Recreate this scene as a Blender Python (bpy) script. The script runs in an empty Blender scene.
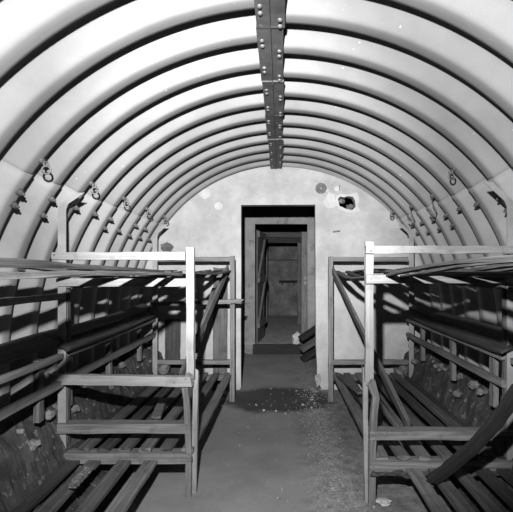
import bpy, bmesh, math, random
from mathutils import Vector, Matrix
S = bpy.context.scene
COL = S.collection
rnd = random.Random(7)
EYE = 1.21            # height of the camera above the floor
F = 458.0             # focal length in pixels of the 513 px frame
VX, VY = 281.0, 270.0 # where the axis of the tunnel vanishes

# ------------------------------------------------------------------ camera, world, light
cam = bpy.data.cameras.new('camera'); cam_o = bpy.data.objects.new('camera', cam); COL.objects.link(cam_o)
cam_o.location = (0, 0, EYE); cam_o.rotation_euler = (math.pi/2, 0, 0)
cam.sensor_width = 36; cam.lens = 36*F/513; cam.clip_start = .02
cam.shift_x = -(VX-256.5)/513; cam.shift_y = (VY-256)/513
S.camera = cam_o
w = bpy.data.worlds.new('world'); S.world = w; w.use_nodes = True
w.node_tree.nodes['Background'].inputs[0].default_value = (.5, .5, .5, 1)
w.node_tree.nodes['Background'].inputs[1].default_value = 0.004
# a flash gun above the camera: its reflector throws its light forward (a wide beam and a hotter core)
for nm, energy, cone, blend in (('flash_beam', 930, 98, .45), ('flash_core', 2500, 52, 1.0)):
    FL = bpy.data.lights.new(nm, 'SPOT'); fo = bpy.data.objects.new(nm, FL); COL.objects.link(fo)
    fo.location = (-.11, 0.0, EYE+.41)
    FL.energy = energy; FL.shadow_soft_size = .022; FL.spot_size = math.radians(cone); FL.spot_blend = blend
    fo.rotation_euler = (math.radians(90+(3 if nm == 'flash_beam' else -1)), 0, math.radians(2))
S.view_settings.view_transform = 'Standard'; S.view_settings.look = 'None'
S.view_settings.gamma = 1; S.view_settings.exposure = 0.0; S.view_settings.use_curve_mapping = False

def at(px, py, Y):
    """the place at distance Y from the camera seen at px, py"""
    return Vector(((px-VX)*Y/F, Y, EYE+(VY-py)*Y/F))

# ------------------------------------------------------------------ materials
def nodemat(name):
    m = bpy.data.materials.new(name); m.use_nodes = True
    nt = m.node_tree; b = nt.nodes['Principled BSDF']; b.inputs['Specular IOR Level'].default_value = .25
    return m, nt, b
def mixcol(nt, fac, a, b):
    n = nt.nodes.new('ShaderNodeMix'); n.data_type = 'RGBA'
    if isinstance(fac, (int, float)): n.inputs[0].default_value = fac
    else: nt.links.new(fac, n.inputs[0])
    for v, i in ((a, 6), (b, 7)):
        if isinstance(v, (int, float)): n.inputs[i].default_value = (v, v, v, 1)
        else: nt.links.new(v, n.inputs[i])
    return n.outputs[2]
def noise(nt, vec, scale, detail=6, rough=.6, dist=0):
    n = nt.nodes.new('ShaderNodeTexNoise'); n.inputs['Scale'].default_value = scale
    n.inputs['Detail'].default_value = detail; n.inputs['Roughness'].default_value = rough
    n.inputs['Distortion'].default_value = dist
    nt.links.new(vec, n.inputs['Vector']); return n.outputs['Fac']
def ramp(nt, fac, lo, hi, a=0, b=1):
    n = nt.nodes.new('ShaderNodeMapRange'); n.inputs[1].default_value = lo; n.inputs[2].default_value = hi
    n.inputs[3].default_value = a; n.inputs[4].default_value = b
    nt.links.new(fac, n.inputs[0]); return n.outputs[0]
def mapping(nt, vec, sc):
    n = nt.nodes.new('ShaderNodeMapping'); n.inputs['Scale'].default_value = sc
    nt.links.new(vec, n.inputs['Vector']); return n.outputs[0]
def bump(nt, h, strength, dist, bsdf):
    n = nt.nodes.new('ShaderNodeBump'); n.inputs['Strength'].default_value = strength
    n.inputs['Distance'].default_value = dist
    nt.links.new(h, n.inputs['Height']); nt.links.new(n.outputs[0], bsdf.inputs['Normal'])
def geo(nt): return nt.nodes.new('ShaderNodeNewGeometry').outputs['Position']
def uvn(nt): return nt.nodes.new('ShaderNodeTexCoord').outputs['UV']

def wood(name, a, b, rough=.85):
    m, nt, bs = nodemat(name); uv = uvn(nt)
    g = noise(nt, mapping(nt, uv, (2.5, 70, 1)), 1, 5, .65, .4)
    blot = noise(nt, uv, 9, 5, .7)
    c = mixcol(nt, ramp(nt, g, .38, .62), a, b)
    c = mixcol(nt, ramp(nt, blot, .52, .72, 0, .65), c, a*.55)
    nt.links.new(c, bs.inputs['Base Color']); bs.inputs['Roughness'].default_value = rough
    bump(nt, g, .5, .003, bs); return m
W_LIGHT = wood('weathered pale timber', 0.088, 0.118)
W_MID = wood('weathered grey timber', 0.024, 0.055)
W_GREY = wood('grey timber', 0.042, 0.085)
W_DARK = wood('dark old timber', 0.009, 0.027)
W_BLACK = wood('blackened timber', 0.004, 0.010)

def patchy(name, a, b, scale, bsc=30, bst=.2, rough=.7, spots=None, metal=0, bd=.003):
    m, nt, bs = nodemat(name); p = geo(nt)
    n1 = noise(nt, p, scale, 8, .65); c = mixcol(nt, ramp(nt, n1, .35, .65), a, b)
    if spots:
        n2 = noise(nt, p, spots[0], 4, .6)
        c = mixcol(nt, ramp(nt, n2, spots[1], spots[1]+.04, 0, spots[2]), c, spots[3])
    nt.links.new(c, bs.inputs['Base Color']); bs.inputs['Roughness'].default_value = rough
    bs.inputs['Metallic'].default_value = metal
    bump(nt, noise(nt, p, bsc, 8, .7), bst, bd, bs); return m
SHELL = patchy('painted corrugated steel', 0.114, 0.15, 1.8, 60, .12, .5, (45, .70, .5, 0.51), bd=.002)
SHELL_LOW = patchy('painted corrugated steel, older', 0.135, 0.18, 2.5, 60, .15, .55, (30, .69, .6, 0.12), bd=.002)
PLASTER = patchy('whitewashed plaster', 0.14, 0.20, 4, 40, .35, .9, (24, .64, .35, 0.10), bd=.004)
PATCH = patchy('fresh white plaster', 0.18, 0.24, 8, 50, .3, .9)
PASSAGE = patchy('stained passage wall', 0.04, 0.11, 3.2, 18, .4, .9, (9, .56, .6, 0.048), bd=.006)
INNER = patchy('dirty painted wall', 0.08, 0.14, 3.0, 18, .3, .9, (7, .60, .6, 0.06), bd=.004)
STEELPOST = patchy('painted steel angle', 0.085, 0.125, 8, 60, .2, .6)
IRON = patchy('dark iron', 0.03, 0.084, 30, 90, .3, .5, metal=.2)
BOLTM = patchy('painted iron bolt', 0.03, 0.065, 30, 90, .2, .45)
GIRDER = patchy('dirty grey painted girder', 0.021, 0.045, 7, 60, .3, .6, (18, .66, .5, 0.12))
STONE = patchy('rubble stone', 0.035, 0.10, 12, 60, .6, .95)
EARTH = patchy('crumbled earth and mortar', 0.010, 0.034, 7, 60, 1.0, .95, (22, .60, .6, 0.11), bd=.008)
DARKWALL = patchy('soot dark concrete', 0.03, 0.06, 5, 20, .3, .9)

def floor_mat():
    m, nt, bs = nodemat('trodden dusty concrete floor'); p = geo(nt)
    n1 = noise(nt, p, 3.0, 8, .7); c = mixcol(nt, ramp(nt, n1, .3, .7), .088, .135)
    # crumbled mortar strewn along the right of the aisle
    sx = nt.nodes.new('ShaderNodeSeparateXYZ'); nt.links.new(p, sx.inputs[0])
    wob = noise(nt, p, 4, 5, .7)
    def math_(op, a, b):
        n = nt.nodes.new('ShaderNodeMath'); n.operation = op
        for i, v in enumerate((a, b)):
            if isinstance(v, (int, float)): n.inputs[i].default_value = v
            else: nt.links.new(v, n.inputs[i])
        return n.outputs[0]
    dx = math_('ABSOLUTE', math_('SUBTRACT', sx.outputs[0], .28), 0)
    strip = ramp(nt, math_('ADD', dx, math_('MULTIPLY', math_('SUBTRACT', wob, .5), .35)), .04, .17, 1, 0)
    grit = noise(nt, p, 55, 6, .8)
    fine = noise(nt, p, 90, 4, .7); c = mixcol(nt, ramp(nt, fine, .5, .75, 0, .45), c, .05)
    worn = ramp(nt, math_('ADD', sx.outputs[0], math_('MULTIPLY', math_('SUBTRACT', wob, .5), .3)), .08, .22, 0, 1)
    clod = noise(nt, p, 14, 8, .75)
    c = mixcol(nt, math_('MULTIPLY', worn, ramp(nt, clod, .42, .62, 0, .75)), c, .03)
    c = mixcol(nt, math_('MULTIPLY', strip, ramp(nt, grit, .48, .66, .05, .8)), c, .26)
    # darker oval patch with an uneven edge before the doorway
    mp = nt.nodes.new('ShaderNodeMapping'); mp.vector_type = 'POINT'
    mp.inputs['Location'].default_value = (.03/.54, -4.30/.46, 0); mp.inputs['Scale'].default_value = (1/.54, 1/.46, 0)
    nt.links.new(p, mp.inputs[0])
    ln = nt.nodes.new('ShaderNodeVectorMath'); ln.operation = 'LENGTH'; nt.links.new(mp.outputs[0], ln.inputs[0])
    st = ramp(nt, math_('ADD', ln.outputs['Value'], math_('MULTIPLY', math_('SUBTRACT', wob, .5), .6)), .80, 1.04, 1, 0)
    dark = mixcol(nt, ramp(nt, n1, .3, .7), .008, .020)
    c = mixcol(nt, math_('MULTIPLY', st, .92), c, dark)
    specks = noise(nt, p, 38, 2, .5)
    c = mixcol(nt, ramp(nt, specks, .76, .80, 0, .8), c, .3)
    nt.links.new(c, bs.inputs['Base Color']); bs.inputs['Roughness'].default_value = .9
    bump(nt, grit, .35, .006, bs); return m
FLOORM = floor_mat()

# ------------------------------------------------------------------ mesh helpers
def link(name, bm, mat, parent=None, smooth=False, kind=None):
    bmesh.ops.recalc_face_normals(bm, faces=bm.faces[:])
    me = bpy.data.meshes.new(name); bm.to_mesh(me); bm.free()
    me.materials.append(mat)
    if smooth:
        for p in me.polygons: p.use_smooth = True
    o = bpy.data.objects.new(name, me); COL.objects.link(o)
    if parent:
        o.parent = parent
        o.matrix_parent_inverse = Matrix.Translation(-origin_of(parent))
    if kind: o['kind'] = kind
    return o
def origin_of(o):
    v = Vector((0, 0, 0))
    while o: v += o.location; o = o.parent if o.parent else None
    return v
def thing(name, label, cat, loc=(0, 0, 0), group=None):
    o = bpy.data.objects.new(name, None); COL.objects.link(o); o.location = loc; o.empty_display_size = .1
    o['label'] = label; o['category'] = cat
    if group: o['group'] = group
    return o
def tag(o, label, cat, group=None, kind=None):
    o['label'] = label; o['category'] = cat
    if group: o['group'] = group
    if kind: o['kind'] = kind
    return o
def NB():
    bm = bmesh.new(); bm.loops.layers.uv.new('UVMap'); return bm
def plank(bm, p0, p1, w, t, up=(0, 0, 1), bow=0, bowv=0, segs=8, rough=.002, splint0=0, splint1=0, path=None):
    """a sawn board from p0 to p1: w across, t along 'up', slightly worn, ends may be splintered"""
    p0, p1 = Vector(p0), Vector(p1); up = Vector(up)
    uv = bm.loops.layers.uv.verify(); ou, ov = rnd.uniform(0, 40), rnd.uniform(0, 40)
    pts = path or [p0.lerp(p1, i/segs) for i in range(segs+1)]
    pts = [Vector(q) for q in pts]; n = len(pts)-1
    d0 = (pts[-1]-pts[0]).normalized(); side = d0.cross(up).normalized(); upv = side.cross(d0).normalized()
    rings = []; acc = 0; L = []
    for i, c in enumerate(pts):
        if i: acc += (pts[i]-pts[i-1]).length
        L.append(acc); k = i/n; b = math.sin(k*math.pi)
        c = c + side*bow*b + upv*bowv*b
        r = []
        for sx, sz in ((-1, -1), (0, -1.04), (1, -1), (1.03, 0), (1, 1), (0, 1.04), (-1, 1), (-1.03, 0)):
            q = c + side*sx*w/2 + upv*sz*t/2 + Vector([rnd.uniform(-rough, rough) for _ in range(3)])
            if i == 0 and splint0: q -= d0*rnd.uniform(-splint0, splint0)
            if i == n and splint1: q += d0*rnd.uniform(-splint1, splint1)
            r.append(bm.verts.new(q))
        rings.append(r)
    per = [0, w/2, w, w+t/2, w+t, 1.5*w+t, 2*w+t, 2*w+1.5*t, 2*w+2*t]
    for i in range(n):
        for j in range(8):
            f = bm.faces.new((rings[i][j], rings[i][(j+1) % 8], rings[i+1][(j+1) % 8], rings[i+1][j]))
            for lp, (u, v) in zip(f.loops, ((L[i], per[j]), (L[i], per[j+1]), (L[i+1], per[j+1]), (L[i+1], per[j]))):
                lp[uv].uv = (u+ou, v+ov)
    for r in (rings[0], rings[-1]):
        f = bm.faces.new(r)
        for k, lp in enumerate(f.loops): lp[uv].uv = (ou+.02*k*.1, ov+per[k]*.3)
def tube(bm, pts, r, seg=10, closed=False):
    pts = [Vector(p) for p in pts]; n = len(pts); rings = []
    uv = bm.loops.layers.uv.verify()
    for i, p in enumerate(pts):
        a = pts[(i-1) % n] if (closed or i > 0) else p; b = pts[(i+1) % n] if (closed or i < n-1) else p
        d = (b-a).normalized(); ref = Vector((0, 0, 1)) if abs(d.z) < .95 else Vector((0, 1, 0))
        if closed: ref = Vector((0, 1, .01)).normalized()
        s = d.cross(ref).normalized(); u = s.cross(d).normalized()
        rr = r[i] if isinstance(r, (list, tuple)) else r
        rings.append([bm.verts.new(p+(s*math.cos(t)+u*math.sin(t))*rr) for t in [2*math.pi*k/seg for k in range(seg)]])
    m = n if closed else n-1
    for i in range(m):
        for j in range(seg):
            f = bm.faces.new((rings[i][j], rings[i][(j+1) % seg], rings[(i+1) % n][(j+1) % seg], rings[(i+1) % n][j]))
            for lp, (u_, v_) in zip(f.loops, ((i, j), (i, j+1), (i+1, j+1), (i+1, j))): lp[uv].uv = (u_*.05, v_*.01)
    if not closed:
        bm.faces.new(rings[0]); bm.faces.new(rings[-1])
def box(bm, x0, x1, y0, y1, z0, z1):
    v = [bm.verts.new((x, y, z)) for x in (x0, x1) for y in (y0, y1) for z in (z0, z1)]
    for f in ((0, 1, 3, 2), (4, 6, 7, 5), (0, 4, 5, 1), (2, 3, 7, 6), (0, 2, 6, 4), (1, 5, 7, 3)):
        bm.faces.new([v[i] for i in f])
def boulder(bm, c, r, sq=(1, 1, .7), sub=2, amp=.28):
    ret = bmesh.ops.create_icosphere(bm, subdivisions=sub, radius=1)
    ph = [rnd.uniform(0, 9) for _ in range(6)]
    for v in ret['verts']:
        n = v.co.copy()
        k = 1+amp*(math.sin(n.x*3.1+ph[0])*math.cos(n.y*2.7+ph[1])+.6*math.sin(n.z*5+ph[2]+n.x*4)) + rnd.uniform(-.06, .06)
        v.co = Vector(c)+Vector((n.x*sq[0], n.y*sq[1], n.z*sq[2]))*r*k

# ------------------------------------------------------------------ the arch
CX, CZ, RC = .018, EYE+1.04-1.45, 1.45
GX = -.044           # the ridge girder runs a little left of the crown
WALLY = 4.63
P = .274
PROF = [(0, .0085), (.012, .012), (.03, .018), (.07, .032), (.13, .050), (.19, .063), (.25, .069), (.32, .069), (.38, .065), (.47, .049), (.57, .029), (.65, .0125), (.685, .006), (.715, .003), (.75, .002), (.84, .003), (.93, .0058)]
def prof_ys(edge, y0, y1):
    out = []; k = math.floor((y0-edge)/P)-1
    while True:
        for u, e in PROF:
            y = edge+(k+u)*P
            if y > y1: out.append((y1, e)); return out
            if y >= y0: out.append((y, e))
        k += 1
def arch_point(th, r):
    """th measured from horizontal, negative values run down the leg; returns (x offset, z) for the right side"""
    if th >= 0: return r*math.cos(th), CZ+r*math.sin(th)
    s = -th*RC; return r-.02*s*s, CZ-s
def cxy(y): return CX
SKEW = {-1: .05, 1: .075}   # the ribs lean a little down the tunnel towards their feet
def rib_y(sgn, th, y): return min(y+SKEW[sgn]*(math.cos(max(th, 0))), WALLY+.02)
def shell(bm, sgn, edge, t0, t1, nseg, dr=0, y0=-.35, y1=WALLY+.02):
    ys = prof_ys(edge, y0, y1); grid = []
    for y, e in ys:
        row = []
        for k in range(nseg+1):
            th = t0+(t1-t0)*k/nseg; x, z = arch_point(th, RC+e+dr)
            row.append(bm.verts.new((CX+sgn*x, rib_y(sgn, th, y), z)))
        grid.append(row)
    for a, b in zip(grid, grid[1:]):
        for k in range(nseg): bm.faces.new((a[k], a[k+1], b[k+1], b[k]))
ER, EL = 1.944, 1.822
SEAM = {-1: math.radians(35.4), 1: math.radians(38.2)}; SPLIT = math.asin((CX-GX)/RC)
bm = NB(); shell(bm, 1, ER, SEAM[1], math.pi/2+SPLIT, 44); shell(bm, -1, EL, SEAM[-1], math.pi/2-SPLIT, 44)
ceil = link('ceiling', bm, SHELL, smooth=True, kind='structure')
walls = {}
for sgn, nm, ed in ((-1, 'wall_left', EL), (1, 'wall_right', ER)):
    bm = NB(); shell(bm, sgn, ed, -CZ/RC+.0, SEAM[sgn]+.010, 40, dr=-.005)
    walls[sgn] = link(nm, bm, SHELL_LOW, smooth=True, kind='structure')
for o in (ceil, walls[-1], walls[1]):
    md = o.modifiers.new('thickness', 'SOLIDIFY'); md.thickness = .004; md.offset = 0

# floor: one slab to the inner wall, then the raised floor behind it
bm = NB()
def grid(bm, x0, x1, y0, y1, nx, ny, zf):
    vs = [[bm.verts.new((x0+(x1-x0)*i/nx, y0+(y1-y0)*j/ny, zf(x0+(x1-x0)*i/nx, y0+(y1-y0)*j/ny))) for i in range(nx+1)] for j in range(ny+1)]
    for j in range(ny):
        for i in range(nx): bm.faces.new((vs[j][i], vs[j][i+1], vs[j+1][i+1], vs[j+1][i]))
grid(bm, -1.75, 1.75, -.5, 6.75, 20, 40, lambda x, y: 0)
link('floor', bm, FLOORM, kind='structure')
RAISED = patchy('pale dusty slab', 0.17, 0.28, 6, 30, .5, .9, (8, .58, .6, 0.072), bd=.01)
bm = NB(); box(bm, -1.2, 1.3, 6.62, 11.2, -.05, .13)
link('floor_passage', bm, RAISED, kind='structure')

# end wall with doorway and broken hole (outline filled, then given depth)
def filled(name, loops, y0, y1, mat, parent=None):
    cu = bpy.data.curves.new(name, 'CURVE'); cu.dimensions = '2D'; cu.fill_mode = 'BOTH'; cu.extrude = (y1-y0)/2
    for lp in loops:
        sp = cu.splines.new('POLY'); sp.points.add(len(lp)-1); sp.use_cyclic_u = True
        for p, (x, z) in zip(sp.points, lp): p.co = (x, z, 0, 1)
    tmp = bpy.data.objects.new('tmp', cu); COL.objects.link(tmp)
    dg = bpy.context.evaluated_depsgraph_get()
    me = bpy.data.meshes.new_from_object(tmp.evaluated_get(dg)); bpy.data.objects.remove(tmp); bpy.data.curves.remove(cu)
    me.transform(Matrix.Translation((0, (y0+y1)/2, 0)) @ Matrix.Rotation(math.pi/2, 4, 'X'))
    me.materials.clear(); me.materials.append(mat)
    o = bpy.data.objects.new(name, me); COL.objects.link(o)
    if parent: o.parent = parent
    else: o['kind'] = 'structure'
    return o
def wx(px): return (px-VX)*WALLY/F
def wz(py): return EYE+(VY-py)*WALLY/F
RO = RC+.10
arc = [(CX+RO*math.cos(a), CZ+RO*math.sin(a)) for a in [math.pi*k/40 for k in range(41)]]
outl = arc + [(CX-RO, 0), (wx(239.5), 0), (wx(241), .02), (wx(240.7), .7), (wx(241.2), 1.1), (wx(241), wz(205)),
              (wx(315.3), wz(204.6)), (wx(315.6), 1.0), (wx(316), .45), (wx(317), .25), (wx(317), .12), (wx(318.5), .08), (wx(320), .04), (wx(322), .0), (CX+RO, 0)]
hole = [(wx(x), wz(y)) for x, y in ((338, 199), (340, 196.5), (344, 197.5), (348, 196.2), (353, 197), (355, 201), (355.5, 207), (352, 210), (346, 209), (342, 207), (339.5, 206), (338.5, 202))]
wb = filled('wall_back', [outl, hole[::-1]], WALLY, WALLY+.11, PLASTER)
def blob(name, cx, cy, rx, ry, n, mat, t=.004, seed=0, parent=wb, jag=.2):
    r2 = random.Random(seed); pts = []
    for k in range(n):
        a = 2*math.pi*k/n; j = 1+r2.uniform(-jag, jag)
        pts.append((wx(cx+rx*math.cos(a)*j), wz(cy+ry*math.sin(a)*j)))
    return filled(name, [pts], WALLY-t, WALLY+.001, mat, parent)
# plaster round the hole (a jagged collar), and patches
col = [(wx(x), wz(y)) for x, y in ((336, 196), (341, 194), (349, 194.5), (357, 192.5), (359, 197), (358, 206), (360, 211), (354, 213), (346, 212.5), (338, 209), (335.5, 203))]
filled('plaster_patch', [col, hole[::-1]], WALLY-.006, WALLY+.001, PATCH, wb)
blob('plaster_patch', 330, 201, 6.5, 8, 14, PATCH, seed=1)
blob('plaster_patch', 337, 189, 2.5, 3, 10, PATCH, seed=2)
blob('plaster_patch', 205, 194, 6, 5, 14, PATCH, seed=3)
blob('plaster_patch', 219, 206, 4.2, 4.2, 14, PATCH, seed=4, jag=.08)
blob('plaster_patch', 322, 190, 7, 2, 12, PATCH, seed=5, t=.002)
blob('stain', 321, 188.5, 5.6, 5.4, 16, patchy('grey mortar plug', 0.03, 0.06, 30), t=.012, seed=6, jag=.06)
blob('stain', 167, 247, 7.5, 5, 12, W_MID, seed=7, t=.003)
blob('plaster_patch', 318, 380, 3, 7, 10, patchy('broken mortar', 0.06, 0.14, 30), seed=9, t=.004)
bm = NB(); tube(bm, [at(321, 188.5, WALLY-.005), at(321, 188.5, WALLY-.03)], .008)
link('plug', bm, IRON, wb)
bm = NB(); tube(bm, [at(333, 232, WALLY), at(333.4, 231.8, WALLY-.02), at(340, 230.8, WALLY-.025)], .006, 8)
link('hook', bm, IRON, wb)
bm = NB(); tube(bm, [at(339.7, 186, WALLY), at(339.7, 186, WALLY-.03), at(339.3, 190, WALLY-.03)], .006, 8)
link('hook', bm, IRON, wb)
# fragments of brick stuck in the hole
for px, py, r in ((342, 201, .028), (350, 207, .03)):
    bm = NB(); boulder(bm, at(px, py, WALLY+.07), r, (1.3, .8, .9)); tag(link('brick_fragment', bm, STONE, wb), '', '')
for o in COL.objects:
    if o.name.startswith('brick_fragment'):
        for k in ('label', 'category'): del o[k]

# lobby behind the end wall and the passage beyond
def wallrect(name, loops, y0, y1, mat): return filled(name, loops, y0, y1, mat)
D2 = 6.62
def X2(px, d): return (px-VX)*d/F
def Z2(py, d): return EYE+(VY-py)*d/F
r = [(-1.65, 0), (X2(255, D2), 0), (X2(255, D2), Z2(224, D2)), (X2(307.4, D2), Z2(224, D2)), (X2(307.4, D2), 0), (1.65, 0), (1.65, 2.4), (-1.65, 2.4)]
wi = filled('wall_inner', [r], D2, D2+.10, INNER)
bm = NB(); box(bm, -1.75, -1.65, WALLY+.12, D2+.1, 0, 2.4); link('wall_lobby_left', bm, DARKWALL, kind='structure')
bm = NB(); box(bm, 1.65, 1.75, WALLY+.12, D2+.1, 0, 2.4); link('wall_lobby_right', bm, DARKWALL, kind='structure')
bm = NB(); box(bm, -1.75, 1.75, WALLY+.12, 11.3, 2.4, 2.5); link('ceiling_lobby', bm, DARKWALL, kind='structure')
D3, D4 = 9.2, 10.9
bm = NB(); box(bm, -.85, -.75, D2+.1, D4, .13, 2.4); link('wall_passage_left', bm, PASSAGE, kind='structure')
bm = NB(); box(bm, .75, .85, D2+.1, D4, .13, 2.4); link('wall_passage_right', bm, PASSAGE, kind='structure')
r = [(-.75, .13), (X2(265, D3), .13), (X2(265, D3), Z2(240, D3)), (X2(300, D3), Z2(240, D3)), (X2(300, D3), .13), (.75, .13), (.75, 2.4), (-.75, 2.4)]
filled('wall_cross', [r], D3, D3+.1, DARKWALL)
bm = NB(); box(bm, -.85, .85, D4, D4+.1, .13, 2.4); link('wall_far', bm, PASSAGE, kind='structure')
# timber lining of the inner doorway
t = bpy.data.objects.new('trim_1', None); COL.objects.link(t); t['kind'] = 'structure'
bm = NB(); plank(bm, (X2(304.5, D2), D2-.005, 0), (X2(304.5, D2), D2-.005, Z2(232, D2)), .085, .05, up=(0, 1, 0)); o = link('door_jamb', bm, W_GREY, t)
bm = NB(); plank(bm, (X2(253, D2), D2-.02, .058), (X2(303, D2), D2-.02, .058), .08, .155, up=(0, 0, 1)); link('door_sill', bm, W_BLACK, t)
# latch holes on the right jamb
bm = NB()
for dz in (0, .07):
    for dx in (-.02, .025): box(bm, X2(306.5, D2)+dx-.012, X2(306.5, D2)+dx+.012, D2-.036, D2-.026, 1.0+dz, 1.05+dz)
link('latch_plate', bm, IRON, t)
# cross frame lining in the passage
t = bpy.data.objects.new('trim_2', None); COL.objects.link(t); t['kind'] = 'structure'
bm = NB(); plank(bm, at(262, 240, D3-.04), at(302, 240, D3-.04), .06, .12); link('door_head', bm, W_DARK, t)
for px in (266, 299):
    bm = NB(); plank(bm, (X2(px, D3), D3-.03, .13), (X2(px, D3), D3-.03, Z2(243, D3)), .06, .08, up=(0, 1, 0)); link('door_jamb', bm, W_GREY, t)

# open door leaf
t = thing('wooden_door', 'plank door with diagonal brace standing open inside the doorway', 'door', (-.36, D2+.12, .14))
a, b = Vector((-.355, D2+.13, .14)), Vector((-.275, D2+.80, .14)); d = (b-a).normalized(); nrm = Vector((d.y, -d.x, 0))
for k in range(5):
    c = a+d*(.07+k*.135); bm = NB(); plank(bm, c, c+Vector((0, 0, 1.66)), .125, .025, up=nrm); link('plank', bm, W_MID, t)
for z in (.28, .95, 1.62):
    bm = NB(); plank(bm, a+Vector((0, 0, z-.02))+nrm*.027, b+Vector((0, 0, z-.02))+nrm*.027, .028, .09); link('ledge', bm, W_GREY, t)
for z0, z1 in ((.28, .95), (.95, 1.62)):
    bm = NB(); plank(bm, a+Vector((0, 0, z0))+nrm*.03, b+Vector((0, 0, z1))+nrm*.03, .028, .08); link('brace', bm, W_GREY, t)
# pipework and shelf on the far wall
t = thing('water_pipe', 'thin dark pipes crossing the far passage wall above the shelf', 'pipe', (0, D4, 1.5))
bm = NB(); tube(bm, [at(262, 260, D4-.05), at(300, 260, D4-.05)], .02); link('horizontal_pipe', bm, IRON, t)
for px in (273, 284.5, 292):
    bm = NB(); tube(bm, [at(px, 240, D4-.04), at(px, 252 if px != 273 else 250, D4-.04)], .018); link('drop_pipe', bm, IRON, t)
bm = NB(); tube(bm, [at(262, 246, D4-.05), at(300, 246, D4-.05)], .018); link('horizontal_pipe', bm, IRON, t)
t = thing('wall_shelf', 'dark narrow shelf fixed to the far passage wall', 'shelf', at(288, 282, D4))
bm = NB(); plank(bm, at(279, 281.5, D4-.09), at(297, 281.5, D4-.09), .18, .05); link('board', bm, W_BLACK, t)
for px in (282, 294):
    bm = NB(); plank(bm, at(px, 282.5, D4-.1), at(px, 285, D4-.02), .03, .03); link('bracket', bm, IRON, t)

# ------------------------------------------------------------------ ridge plates with bolts
t = thing('ridge_girder', 'bolted steel ridge girder running along the crown of the arch', 'girder', (GX, 0, EYE+1.02))
joints = [-.30, .28, .83, 1.38, 1.93, 2.48, 3.03, 3.58, 4.12, 4.63]
zg = EYE+1.022
def dome(bm, c, r, h):
    prev = None
    for k in range(5):
        a = k/4*math.pi/2; rr, hh = r*math.cos(a), h*math.sin(a)
        ring = [bm.verts.new((c[0]+rr*math.cos(q), c[1]+rr*math.sin(q), c[2]-hh)) for q in [2*math.pi*i/10 for i in range(10)]] if k < 4 else [bm.verts.new((c[0], c[1], c[2]-h))]
        if prev:
            for i in range(10):
                if k < 4: bm.faces.new((prev[i], prev[(i+1) % 10], ring[(i+1) % 10], ring[i]))
                else: bm.faces.new((prev[i], prev[(i+1) % 10], ring[0]))
        prev = ring
for i, (y0, y1) in enumerate(zip(joints, joints[1:])):
    bm = NB(); dz = -.004*(i % 2); wL, wR = .062-.004*(i % 2), .060-.006*((i+1) % 2)
    for sg, ww in ((-1, wL), (1, wR)):
        # flange: thin plate with a notch, turned down lip at the middle
        x0, x1 = GX, GX+sg*ww
        xa, xb = min(x0, x1), max(x0, x1)
        box(bm, xa+(.002 if sg > 0 else 0), xb-(0.002 if sg < 0 else 0), y0-.008, y1-.001, zg+dz+(.001*sg), zg+dz+.010)
    box(bm, GX-.004, GX+.0, y0, y1, zg+dz-.008, zg+dz)
    box(bm, GX-wL, GX+wR, y0-.010, y0-.002, zg+dz-.004, zg+dz+.010)
    pl = link('ridge_plate', bm, GIRDER, t)
    for sg, ed, ww in ((-1, EL-.035, wL), (1, ER-.06, wR)):
        k = math.floor((y0-ed)/P)-1
        while ed+k*P < y1-.01:
            yc = ed+k*P; k += 1
            if yc < y0+.01 or yc < 1.2: continue
            for dy in (-.024, .024):
                b = NB(); dome(b, (GX+sg*ww*.66, yc+dy, zg+dz-.001), .0115, .010)
                o = link('bolt', b, BOLTM, pl, smooth=True)
                o.matrix_parent_inverse = Matrix.Identity(4)

# ------------------------------------------------------------------ nuts on the side walls and rings
def surf(sgn, th, y, dr=0):
    x, z = arch_point(th, RC+dr); return Vector((CX+sgn*x, rib_y(sgn, th, y), z))
def norm(sgn, th): return Vector((-sgn*math.cos(th), 0, -math.sin(th)))
def nut(sgn, th, y, nm='bolt'):
    b = NB(); p = surf(sgn, th, y, -.004); n = norm(sgn, th)
    tube(b, [p, p+n*.006], .017, 12); tube(b, [p+n*.006, p+n*.022], .0135, 6); tube(b, [p+n*.022, p+n*.034], .006, 8)
    o = link('bolt', b, BOLTM, walls[sgn]); return o
for sgn, ed in ((-1, EL), (1, ER)):
    k = 0
    for k in range(0, 11):
        y = ed+k*P-.03
        if y > 4.5: break
        for th in ((32.6, 29.2) if sgn < 0 else (34.6, 31.2)):
            if rnd.random() < .10: continue
            nut(sgn, math.radians(th)+rnd.uniform(-.008, .008), y+rnd.uniform(-.012, .012))
for yy, th in ((1.88+.02, 21), (2.43, 17)):
    nut(-1, math.radians(th), EL+P*round((yy-EL)/P)-.03)
ordn = ['nearest to the camera', 'second from the camera', 'third from the camera', 'fourth from the camera', 'nearest to the end wall']
def ring_thing(sgn, th, y, label):
    p = surf(sgn, th, y); n = norm(sgn, th)
    t = thing('hanging_ring', label, 'ring', p, 'iron rings hanging from the arch')
    b = NB(); tube(b, [p-n*.006, p+n*.010], .014, 12); tube(b, [p+n*.010, p+n*.024], .007, 8)
    link('eyebolt', b, BOLTM, t)
    c = p+n*.030+Vector((0, -.004, 0)); b = NB()
    tube(b, [c+Vector((.011*math.cos(a), -.003*math.sin(a), .011*math.sin(a))) for a in [2*math.pi*k/18 for k in range(18)]], .004, 8, True)
    link('eye', b, IRON, t, smooth=True)
    c2 = c+Vector((.003, -.005, -.027)); b = NB()
    tube(b, [c2+Vector((.018*math.cos(a), .004*math.cos(a), .018*math.sin(a))) for a in [2*math.pi*k/22 for k in range(22)]], .0048, 8, True)
    link('ring', b, IRON, t, smooth=True)
for k in range(5):
    ring_thing(-1, math.radians(39.2), EL+(1+2*k)*P-.02, 'dark iron ring on the left side of the arch, '+ordn[k])
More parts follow.
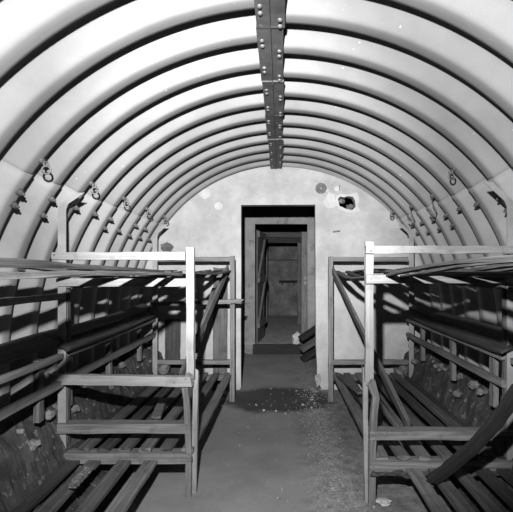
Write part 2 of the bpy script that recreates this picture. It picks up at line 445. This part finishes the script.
ring_thing(1, math.radians(44.8), ER+3*P-.05, 'dark iron ring on the right side of the arch, nearest to the camera')
ring_thing(1, math.radians(42.3), ER+9*P-.03, 'small dark iron ring on the right side of the arch by the end wall')
for k, (ix, lb) in enumerate(((5, 'bent wire hook hanging on the right side of the arch beyond the ring'), (7, 'bent wire hook on the right side of the arch, farther from the camera'))):
    p = surf(1, math.radians(41.1), ER+ix*P-.03); n = norm(1, math.radians(41.1))
    t = thing('wire_hook', lb, 'hook', p, 'wire hooks on the right of the arch')
    b = NB(); tube(b, [p-n*.006, p+n*.02], .016, 8); link('eyebolt', b, BOLTM, t)
    b = NB(); q = p+n*.02
    tube(b, [q, q+Vector((.01, 0, -.05)), q+Vector((.035, -.005, -.10)), q+Vector((.02, -.01, -.125)), q+Vector((-.01, -.01, -.115)), q+Vector((-.025, -.01, -.095))], .006, 8)
    link('wire', b, IRON, t, smooth=True)
# patch of paint where the sheet was mended, on the right
# ------------------------------------------------------------------ earth banks along both walls
def bank(sgn, label):
    r2 = random.Random(11+sgn); bm = NB(); NX, NY = 16, 150; y0, y1 = .2, WALLY-.005
    pro = [(.88, 0), (1.0, .03), (1.08, .09), (1.14, .17), (1.19, .27), (1.23, .36), (1.28, .44), (1.34, .48), (1.42, .50)]
    from mathutils import noise as mn
    rows = []
    for j in range(NY+1):
        y = y0+(y1-y0)*j/NY; row = []
        for i in range(NX+1):
            f = i/NX*(len(pro)-1); a = int(min(f, len(pro)-2)); fr = f-a
            x = pro[a][0]*(1-fr)+pro[a+1][0]*fr; z = pro[a][1]*(1-fr)+pro[a+1][1]*fr
            q = Vector((x*9, y*9, z*9+sgn*7)); nn = mn.noise(q)*.045+mn.noise(q*2.7)*.025+mn.noise(q*.35)*.05
            amp = min(1, i/4)
            if .1 < z: x -= nn*.5*amp*.5
            z2 = max(0, z+nn*amp*.8) if i else -.01
            row.append(bm.verts.new((cxy(y)+sgn*min(x, 1.40), y, z2)))
        row.append(bm.verts.new((row[-1].co.x, y, -.01)))
        rows.append(row)
    for a, b in zip(rows, rows[1:]):
        for i in range(NX+1): bm.faces.new((a[i], a[i+1], b[i+1], b[i]))
    bm.faces.new(rows[0]); bm.faces.new(rows[-1][::-1])
    return tag(link('earth_bank', bm, EARTH, smooth=False), label, 'rubble', kind='stuff')
bank(-1, 'bank of crumbled earth along the foot of the left wall')
bank(1, 'bank of crumbled earth along the foot of the right wall')
# stones on the banks and by the end wall
def stone(c, r, label, grp, sq=(1, 1, .75), mat=STONE):
    bm = NB(); boulder(bm, c, r, sq); o = link('stone', bm, mat, smooth=False)
    v = [x.co for x in o.data.vertices]; lo = min(x.z for x in v); cc = Vector((c[0], c[1], lo))
    o.data.transform(Matrix.Translation(-cc)); o.location = cc
    return tag(o, label, 'stone', grp)
stone((-1.02, 4.42, .10), .10, 'large rough stone in the corner left of the end wall', None, (1.2, .9, 1))
stone((-1.14, 4.35, .28), .09, 'rough stone on the bank in the left far corner', None)
stone((1.13, 4.33, .24), .065, 'rough stone on the bank in the right far corner', None, (1, 1, 1.1))
stone((.24, 6.70, .20), .085, 'broken concrete lump on the step behind the leaning planks', None, (1, .7, 1.1), PATCH)
stone((.53, 2.36, .016), .036, 'small flat pale stone at the foot of the right near post', None, (1.2, .8, .45), PATCH)
r3 = random.Random(5)
for sgn, side in ((-1, 'left'), (1, 'right')):
    for k in range(26):
        y = 2.2+2.3*r3.random(); x = sgn*(1.24+r3.uniform(-.05, .05)); z = .44+r3.uniform(-.03, .03)
        if abs(x) < 1.22: z -= .07
        stone((x, y, z), r3.uniform(.012, .034), 'lump of mortar lying along the top of the %s earth bank' % side, 'mortar lumps on the %s bank' % side)
# grit strewn over the floor: nobody could count it
bm = NB()
for k in range(1500):
    y = 1.9+2.8*r3.random()**1.35; x = r3.gauss(.28+.02*math.sin(y*3), .075) if r3.random() < .9 else r3.uniform(-.45, .5)
    r = r3.uniform(.0018, .0066)*(1 if r3.random() < .96 else 2.2)
    ret = bmesh.ops.create_icosphere(bm, subdivisions=1, radius=r)
    for v in ret['verts']: v.co = Vector((v.co.x*r3.uniform(.7, 1.3)+x, v.co.y+y, v.co.z*.7+r*.5))
tag(link('floor_grit', bm, patchy('pale grit', .05, .17, 30)), 'loose grit and mortar crumbs strewn along the aisle floor', 'rubble', kind='stuff')
for k, (px, py, r, lb) in enumerate(((264, 411, .012, 'small white pebble on the dark patch before the doorway'), (276, 411.5, .010, 'smaller white pebble right of another on the dark floor patch'), (224, 396, .022, 'pale pebble at the foot of the left far bunk post'), (221, 407, .017, 'small pebble on the aisle floor before the left far bunk post'))):
    d = F*EYE/(py-VY); p = at(px, py, d); stone((p.x, p.y, r*.6), r, lb, None, (1, 1, .7), PATCH)

# ------------------------------------------------------------------ bunks
def P3(x, y, h): return Vector((x, y, EYE+h))
def frame_rail(root, x0, x1, y, h, hh, depth, mat, s0=0, s1=0, tilt=0, name='end_rail'):
    bm = NB(); plank(bm, P3(x0, y, h), P3(x1, y, h+tilt), depth, hh, segs=10, splint0=s0, splint1=s1)
    return link(name, bm, mat, root)
def nails(root, spots):
    for x, y, h in spots:
        bm = NB(); tube(bm, [P3(x, y+.004, h), P3(x, y-.003, h)], .005, 8); link('nail', bm, IRON, root)
def steel_post(root, sgn, x, y, ztop, dx, dz):
    """steel angle: upright leg following the arch, bent inward at its head"""
    bm = NB(); w, tk = .042, .005
    path = [(x, .0), (x, ztop-.02), (x-sgn*.012, ztop+.01), (x-sgn*dx, ztop+dz)]
    for (ox, oy, ww, dd) in ((0, 0, w, tk), (-sgn*w/2 if False else sgn*w/2, .02, tk, w)):
        rings = []
        for (px_, pz_) in path:
            rings.append([bm.verts.new((px_+ox+a*ww/2, y+oy+b*dd/2, pz_)) for a, b in ((-1, -1), (1, -1), (1, 1), (-1, 1))])
        for a, b in zip(rings, rings[1:]):
            for j in range(4): bm.faces.new((a[j], a[(j+1) % 4], b[(j+1) % 4], b[j]))
        bm.faces.new(rings[0]); bm.faces.new(rings[-1])
    return link('steel_post', bm, STEELPOST, root)
def slat(root, x, y0, y1, h, w=.06, t=.016, mat=W_MID, bow=0, x1=None, h1=None, s=0, bowx=0, name='slat'):
    bm = NB(); h1 = h if h1 is None else h1; x1 = x if x1 is None else x1
    plank(bm, P3(x, y0, h), P3(x1, y1, h1), w, t, bow=bowx, bowv=bow, segs=12, splint0=s, splint1=s)
    return link(name, bm, mat, root)

def far_bunk(sgn, label):
    yN = 2.46 if sgn < 0 else 2.36; yF = 4.22
    xa = sgn*.485 if sgn < 0 else .453; xw = sgn*1.175 if sgn < 0 else 1.185
    xaF = -.447 if sgn < 0 else .456
    t = thing('bunk_bed', label, 'bunk bed', (sgn*.8, (yN+yF)/2, 0), 'wooden tiered bunks')
    # near aisle post: pale upper piece, pale sister piece below, grey splintered stub in front
    up = (0, 1, 0)
    topz = EYE+(.122 if sgn < 0 else .144)
    bm = NB(); plank(bm, (xa-.0, yN, .62), (xa, yN, topz), .040, .04, up=up, splint0=.02); link('post', bm, W_LIGHT, t)
    if sgn < 0:
        bm = NB(); plank(bm, (-.472, yN+.035, 0), (-.462, yN+.035, .66), .026, .03, up=up, splint1=.03); link('post', bm, W_LIGHT, t)
        bm = NB(); plank(bm, None or (0, 0, 0), (1, 0, 0), .032, .035, up=up, path=[(-.497, yN-.005, 0), (-.494, yN-.005, .25), (-.50, yN-.005, .42), (-.505, yN-.008, .52), (-.51, yN-.02, .58), (-.485, yN-.035, .65)], splint1=.02); link('splintered_post', bm, W_GREY, t)
    else:
        bm = NB(); plank(bm, (.448, yN+.035, 0), (.437, yN+.035, .70), .024, .03, up=up, splint1=.03); link('post', bm, W_LIGHT, t)
        bm = NB(); plank(bm, (0, 0, 0), (1, 0, 0), .034, .035, up=up, path=[(.467, yN-.005, 0), (.467, yN-.005, .3), (.478, yN-.005, .48), (.486, yN-.008, .56), (.458, yN-.03, .635)], splint1=.02); link('splintered_post', bm, W_GREY, t)
    # lower part of the wall side post in timber and steel above
    steel_post(t, sgn, xw, yN+.0, EYE+.345, .10 if sgn < 0 else .12, .07 if sgn < 0 else .11)
    bm = NB(); plank(bm, (xw+sgn*.008, yN+.05, 0), (xw+sgn*.008, yN+.05, EYE-.05), .045, .035, up=up); link('post', bm, W_MID, t)
    # far posts
    bm = NB(); plank(bm, (xaF, yF, 0), (xaF, yF, EYE+(.13 if sgn < 0 else .125)), .042, .04, up=up); link('post', bm, W_GREY, t)
    steel_post(t, sgn, sgn*1.16 if sgn < 0 else 1.20, yF, EYE+.33, .10, .09)
    # near end rails
    o1 = xa-(-.0)
    if sgn < 0:
        frame_rail(t, -1.225, -.512, yN+.0, .075, .041, .035, W_LIGHT)
        frame_rail(t, -1.20, -.50, yN+.0, -.066, .041, .035, W_LIGHT)
        frame_rail(t, -1.24, -.475, yN-.04, -.575, .05, .04, W_LIGHT, .01, .012, -.012)
        frame_rail(t, -1.19, -.482, yN+.01, -.845, .050, .07, W_GREY, 0, .005)
        frame_rail(t, -1.19, -.482, yN+.01, -1.003, .055, .075, W_GREY, 0, .005)
    else:
        frame_rail(t, .43, 1.24, yN-.035, .103, .038, .03, W_LIGHT)
        frame_rail(t, .43, 1.24, yN-.035, -.045, .044, .03, W_LIGHT)
        frame_rail(t, .452, 1.22, yN+.01, -.845, .045, .075, W_GREY)
        frame_rail(t, .452, 1.22, yN+.01, -1.003, .048, .078, W_GREY)
        bm = NB(); plank(bm, P3(.46, yN-.03, -1.035), P3(1.22, yN-.03, -1.035), .03, .02, segs=30, rough=.008); link('cleat', bm, W_DARK, t)
    if sgn < 0: nails(t, [(-1.21, yN-.018, .08), (-.50, yN-.062, -.57), (-.56, yN-.062, -.59), (-.50, yN-.026, -.84), (-.50, yN-.028, -1.0), (-.485, yN-.021, .05), (-.485, yN-.021, -.07)])
    else: nails(t, [(.455, yN-.051, .095), (.455, yN-.051, .11), (.455, yN-.051, -.045), (.47, yN-.029, -.845), (.47, yN-.030, -1.0), (1.19, yN-.051, .10)])
    # far end rails
    x1F = sgn*1.18
    for h, hh, m in ((.10, .04, W_GREY), (-.045, .045, W_GREY), (-.855, .04, W_GREY), (-1.0, .05, W_MID)):
        frame_rail(t, xaF, x1F, yF+.04, h, hh, .04, m)
    # long side rails on wall side: guard lattice of the middle tier
    xg = sgn*1.165
    for h, hh, m in ((-.455, .028, W_GREY), (-.595, .035, W_GREY)):
        slat(t, xg, yN+.03, yF, h, .03, hh, m, name='guard_rail')
    for yy in (2.56, 3.17, 3.85):
        bm = NB(); plank(bm, (xg+sgn*.025, yy, EYE-.76), (xg+sgn*.025, yy, EYE-.44), .03, .045, up=(0, 1, 0)); link('baluster', bm, W_GREY, t)
    # planks of the middle tier thrown against the wall
    for k, (xx, hh, w_) in enumerate(((1.222, -.335, .10), (1.145, -.385, .075))):
        bm = NB(); plank(bm, P3(sgn*xx, yN-.05, hh-.02), P3(sgn*(xx-.01), yF-.05, hh+.005), w_, .018, up=Vector((-sgn*.42, 0, 1)), bowv=-.015, segs=14, splint0=.02, splint1=.02); link('tier_plank', bm, W_DARK, t)
    # side rail of top tier, wall side and aisle side
    slat(t, sgn*1.15, yN, yF, -.075, .035, .045, W_MID, name='side_rail')
    slat(t, sgn*1.15, yN, yF, -1.0, .035, .05, W_DARK, name='side_rail')
    # top tier laths
    r2 = random.Random(30+sgn)
    xs = [.50, .61, .69, .75, .86, .92, .99, 1.06, 1.11] if sgn < 0 else [.50, .60, .68, .745, .86, .93, 1.00, 1.06, 1.11]
    for k, xx in enumerate(xs):
        slat(t, sgn*xx, yN-.02, yF+.06, -.018+r2.uniform(-.004, .012), .056 if xx > .8 else .048, .012, (W_MID, W_DARK, W_GREY)[k % 3],
             bow=r2.uniform(-.05, .045), bowx=r2.uniform(-.03, .03) if xx > .6 else .0, h1=-.014+r2.uniform(-.003, .010), x1=sgn*(min(1.12, xx+r2.uniform(-.05, .05))), name='lath')
    # lower tier boards (some broken off)
    xs = [.50, .62, .73, .84, .95, 1.06] if sgn < 0 else [.52, .63, .74, .86, .98, 1.08]
    for k, xx in enumerate(xs):
        slat(t, sgn*xx, yN-.01, yF+.05, -.965, .062, .020, (W_GREY, W_MID, W_GREY, W_MID, W_DARK, W_MID)[k], bow=r2.uniform(-.012, .01),
             x1=sgn*(xx*.97), s=.01)
    return t, yN, yF
far_bunk(-1, 'left wooden bunk frame reaching from the splintered post to the end wall')
far_bunk(1, 'right wooden bunk frame reaching from the splintered post to the end wall')

def near_bunk(sgn, label):
    yN = 2.42 if sgn < 0 else 2.30; y0 = .30
    t = thing('bunk_bed', label, 'bunk bed', (sgn*.8, 1.3, 0), 'wooden tiered bunks')
    up = (0, 1, 0)
    for xx in (.50, 1.17):
        bm = NB(); plank(bm, (sgn*xx, y0, 0), (sgn*xx, y0, EYE-.0), .045, .045, up=up); link('post', bm, W_GREY, t)
    for h in (-.075, -.58, -1.05):
        frame_rail(t, sgn*.48, sgn*1.19, y0+.04, h, .045, .035, W_GREY)
    r2 = random.Random(50+sgn)
    # lower boards hung just beneath the end rail
    xs = [.69, .83, .99, 1.10] if sgn < 0 else [.67, .78, .90, 1.02, 1.13]
    for k, xx in enumerate(xs):
        slat(t, sgn*xx, y0, yN+.05, -1.018-.0, .066, .018, (W_GREY, W_MID, W_MID, W_DARK, W_DARK)[k], s=.012)
    # long rail under the boards, wall side
    slat(t, sgn*1.15, y0, yN, -.60, .03, .035, W_GREY, name='guard_rail', x1=sgn*1.165)
    slat(t, sgn*1.15, y0, yN, -.455, .03, .028, W_GREY, name='guard_rail', x1=sgn*1.165)
    for yy in (.95, 1.6, 2.24):
        bm = NB(); plank(bm, (sgn*1.185, yy, EYE-.74), (sgn*1.185, yy, EYE-.44), .03, .045, up=(0, 1, 0)); link('baluster', bm, W_MID, t)
    bm = NB(); plank(bm, P3(sgn*1.20, y0, -.36), P3(sgn*1.20, yN-.06, -.355), .12, .018, up=Vector((-sgn*.42, 0, 1)), bowv=-.01, segs=12, splint1=.02); link('tier_plank', bm, W_DARK, t)
    slat(t, sgn*1.165, y0, yN+.0, -.115, .055, .030, W_LIGHT if sgn < 0 else W_MID, name='side_rail', h1=-.14 if sgn < 0 else -.1)
    # top laths, sprung and bowed
    if sgn < 0:
        data = [(.56, -.02, -.02, .01), (.64, .005, -.01, .015), (.71, -.04, -.02, .02), (.86, -.02, -.03, .055), (.93, -.06, -.03, .02), (1.07, -.02, -.02, .05), (1.125, -.05, -.02, .02)]
    else:
        data = [(.55, .02, -.03, .03), (.62, -.03, -.03, .02), (.69, .01, -.03, .04), (.84, -.02, -.03, .055), (.91, -.06, -.03, .03), (.98, -.02, -.03, .055), (1.05, -.07, -.03, .03), (1.12, -.02, -.03, .05)]
    for k, (xx, h0, h1, bow) in enumerate(data):
        slat(t, sgn*xx, y0, yN+.10, h0, .056 if xx > .8 else .040, .013, (W_MID, W_DARK, W_GREY)[k % 3], bow=bow, bowx=r2.uniform(-.03, .03), h1=h1-.003, name='lath')
    return t
near_bunk(-1, 'left wooden bunk nearest to the camera, mostly outside the frame')
near_bunk(1, 'right wooden bunk nearest to the camera, mostly outside the frame')

# ------------------------------------------------------------------ loose boards
def board(name, p0, p1, w, t_, up, mat, label, group=None, bow=0, bowv=0, s=.01, cat='board', rough=.002):
    bm = NB(); p0 = Vector(p0); p1 = Vector(p1); c = p0 if p0.z < p1.z else p1
    plank(bm, p0-c, p1-c, w, t_, up=up, bow=bow, bowv=bowv, segs=14, splint0=s, splint1=s, rough=rough)
    o = link(name, bm, mat); o.location = c
    return tag(o, label, cat, group)
board('fallen_board', at(408.5, 426, 2.62), at(333, 271, 4.16), .065, .022, (1, .3, .3), W_MID, 'long board leaning from the far post down across the right bunk')
board('fallen_board', at(400, 425, 2.9), at(372, 385, 3.6), .05, .02, (1, .3, .3), W_MID, 'short board lying crossways inside the lower tier of the right bunk')
board('fallen_board', at(181, 376, 3.15), at(228, 268, 4.12), .06, .022, (1, .3, .3), W_MID, 'long board leaning down across the left bunk from its far post')
board('fallen_board', at(196, 350, 3.45), at(214, 290, 4.05), .05, .022, (1, .2, .3), W_MID, 'shorter board beside the long leaning board in the left bunk')
board('dark_plank', at(432, 480, 2.16), at(520, 388, 1.72), .05, .03, (0, -1, .2), W_BLACK, 'dark bowed plank propped on the lower tier of the right bunk, closest to the camera', bow=.03)
board('splintered_board', at(150, 304, 4.10), at(241, 301, 4.15), .05, .035, (0, 0, 1), W_GREY, 'splintered board lying across the middle of the left bunk by the end wall', s=.03)
for k, (x0, y0, x1, y1, lb) in enumerate(((300, 339, 330, 319, 'topmost of the three dark planks leaning behind the doorway'), (301, 350, 331, 331, 'middle one of the three planks leaning behind the doorway'), (302, 359.5, 332, 341, 'lowest of the three dark planks leaning behind the doorway'))):
    p0, p1 = at(x0, y0, 5.93), at(x1, y1, 6.05); d = p1-p0
    board('leaning_plank', p0, p0+d*2.1, .09, .048, (0, -.25, 1), (W_BLACK, W_MID, W_BLACK)[k], lb, 'planks behind the doorway', s=.004)
board('weathered_board', at(172, 390, WALLY-.03), at(173, 320, WALLY-.03), .15, .02, (0, -1, 0), W_DARK, 'flaking dark board upright against the end wall near the left corner')
board('weathered_board', at(220, 390, WALLY-.03), at(220.5, 268, WALLY-.03), .14, .02, (0, -1, 0), W_MID, 'tall weathered board upright against the end wall behind the left far post')

board('broken_slat', at(163, 399, 3.2), at(156, 418, 2.85), .055, .018, (0, .2, 1), W_GREY, 'short pale broken slat lying on the lower tier of the left bunk')
board('broken_slat', at(90, 468, 2.28), at(72, 486, 2.05), .035, .016, (0, .2, 1), W_GREY, 'pale splinter of wood lying on the nearest lower slats at the left', rough=.005)
board('broken_slat', at(338, 374, 4.0), at(360, 393, 3.3), .045, .02, (0, .2, 1), W_MID, 'loose slat slipped off the aisle edge of the right bunk lower tier')
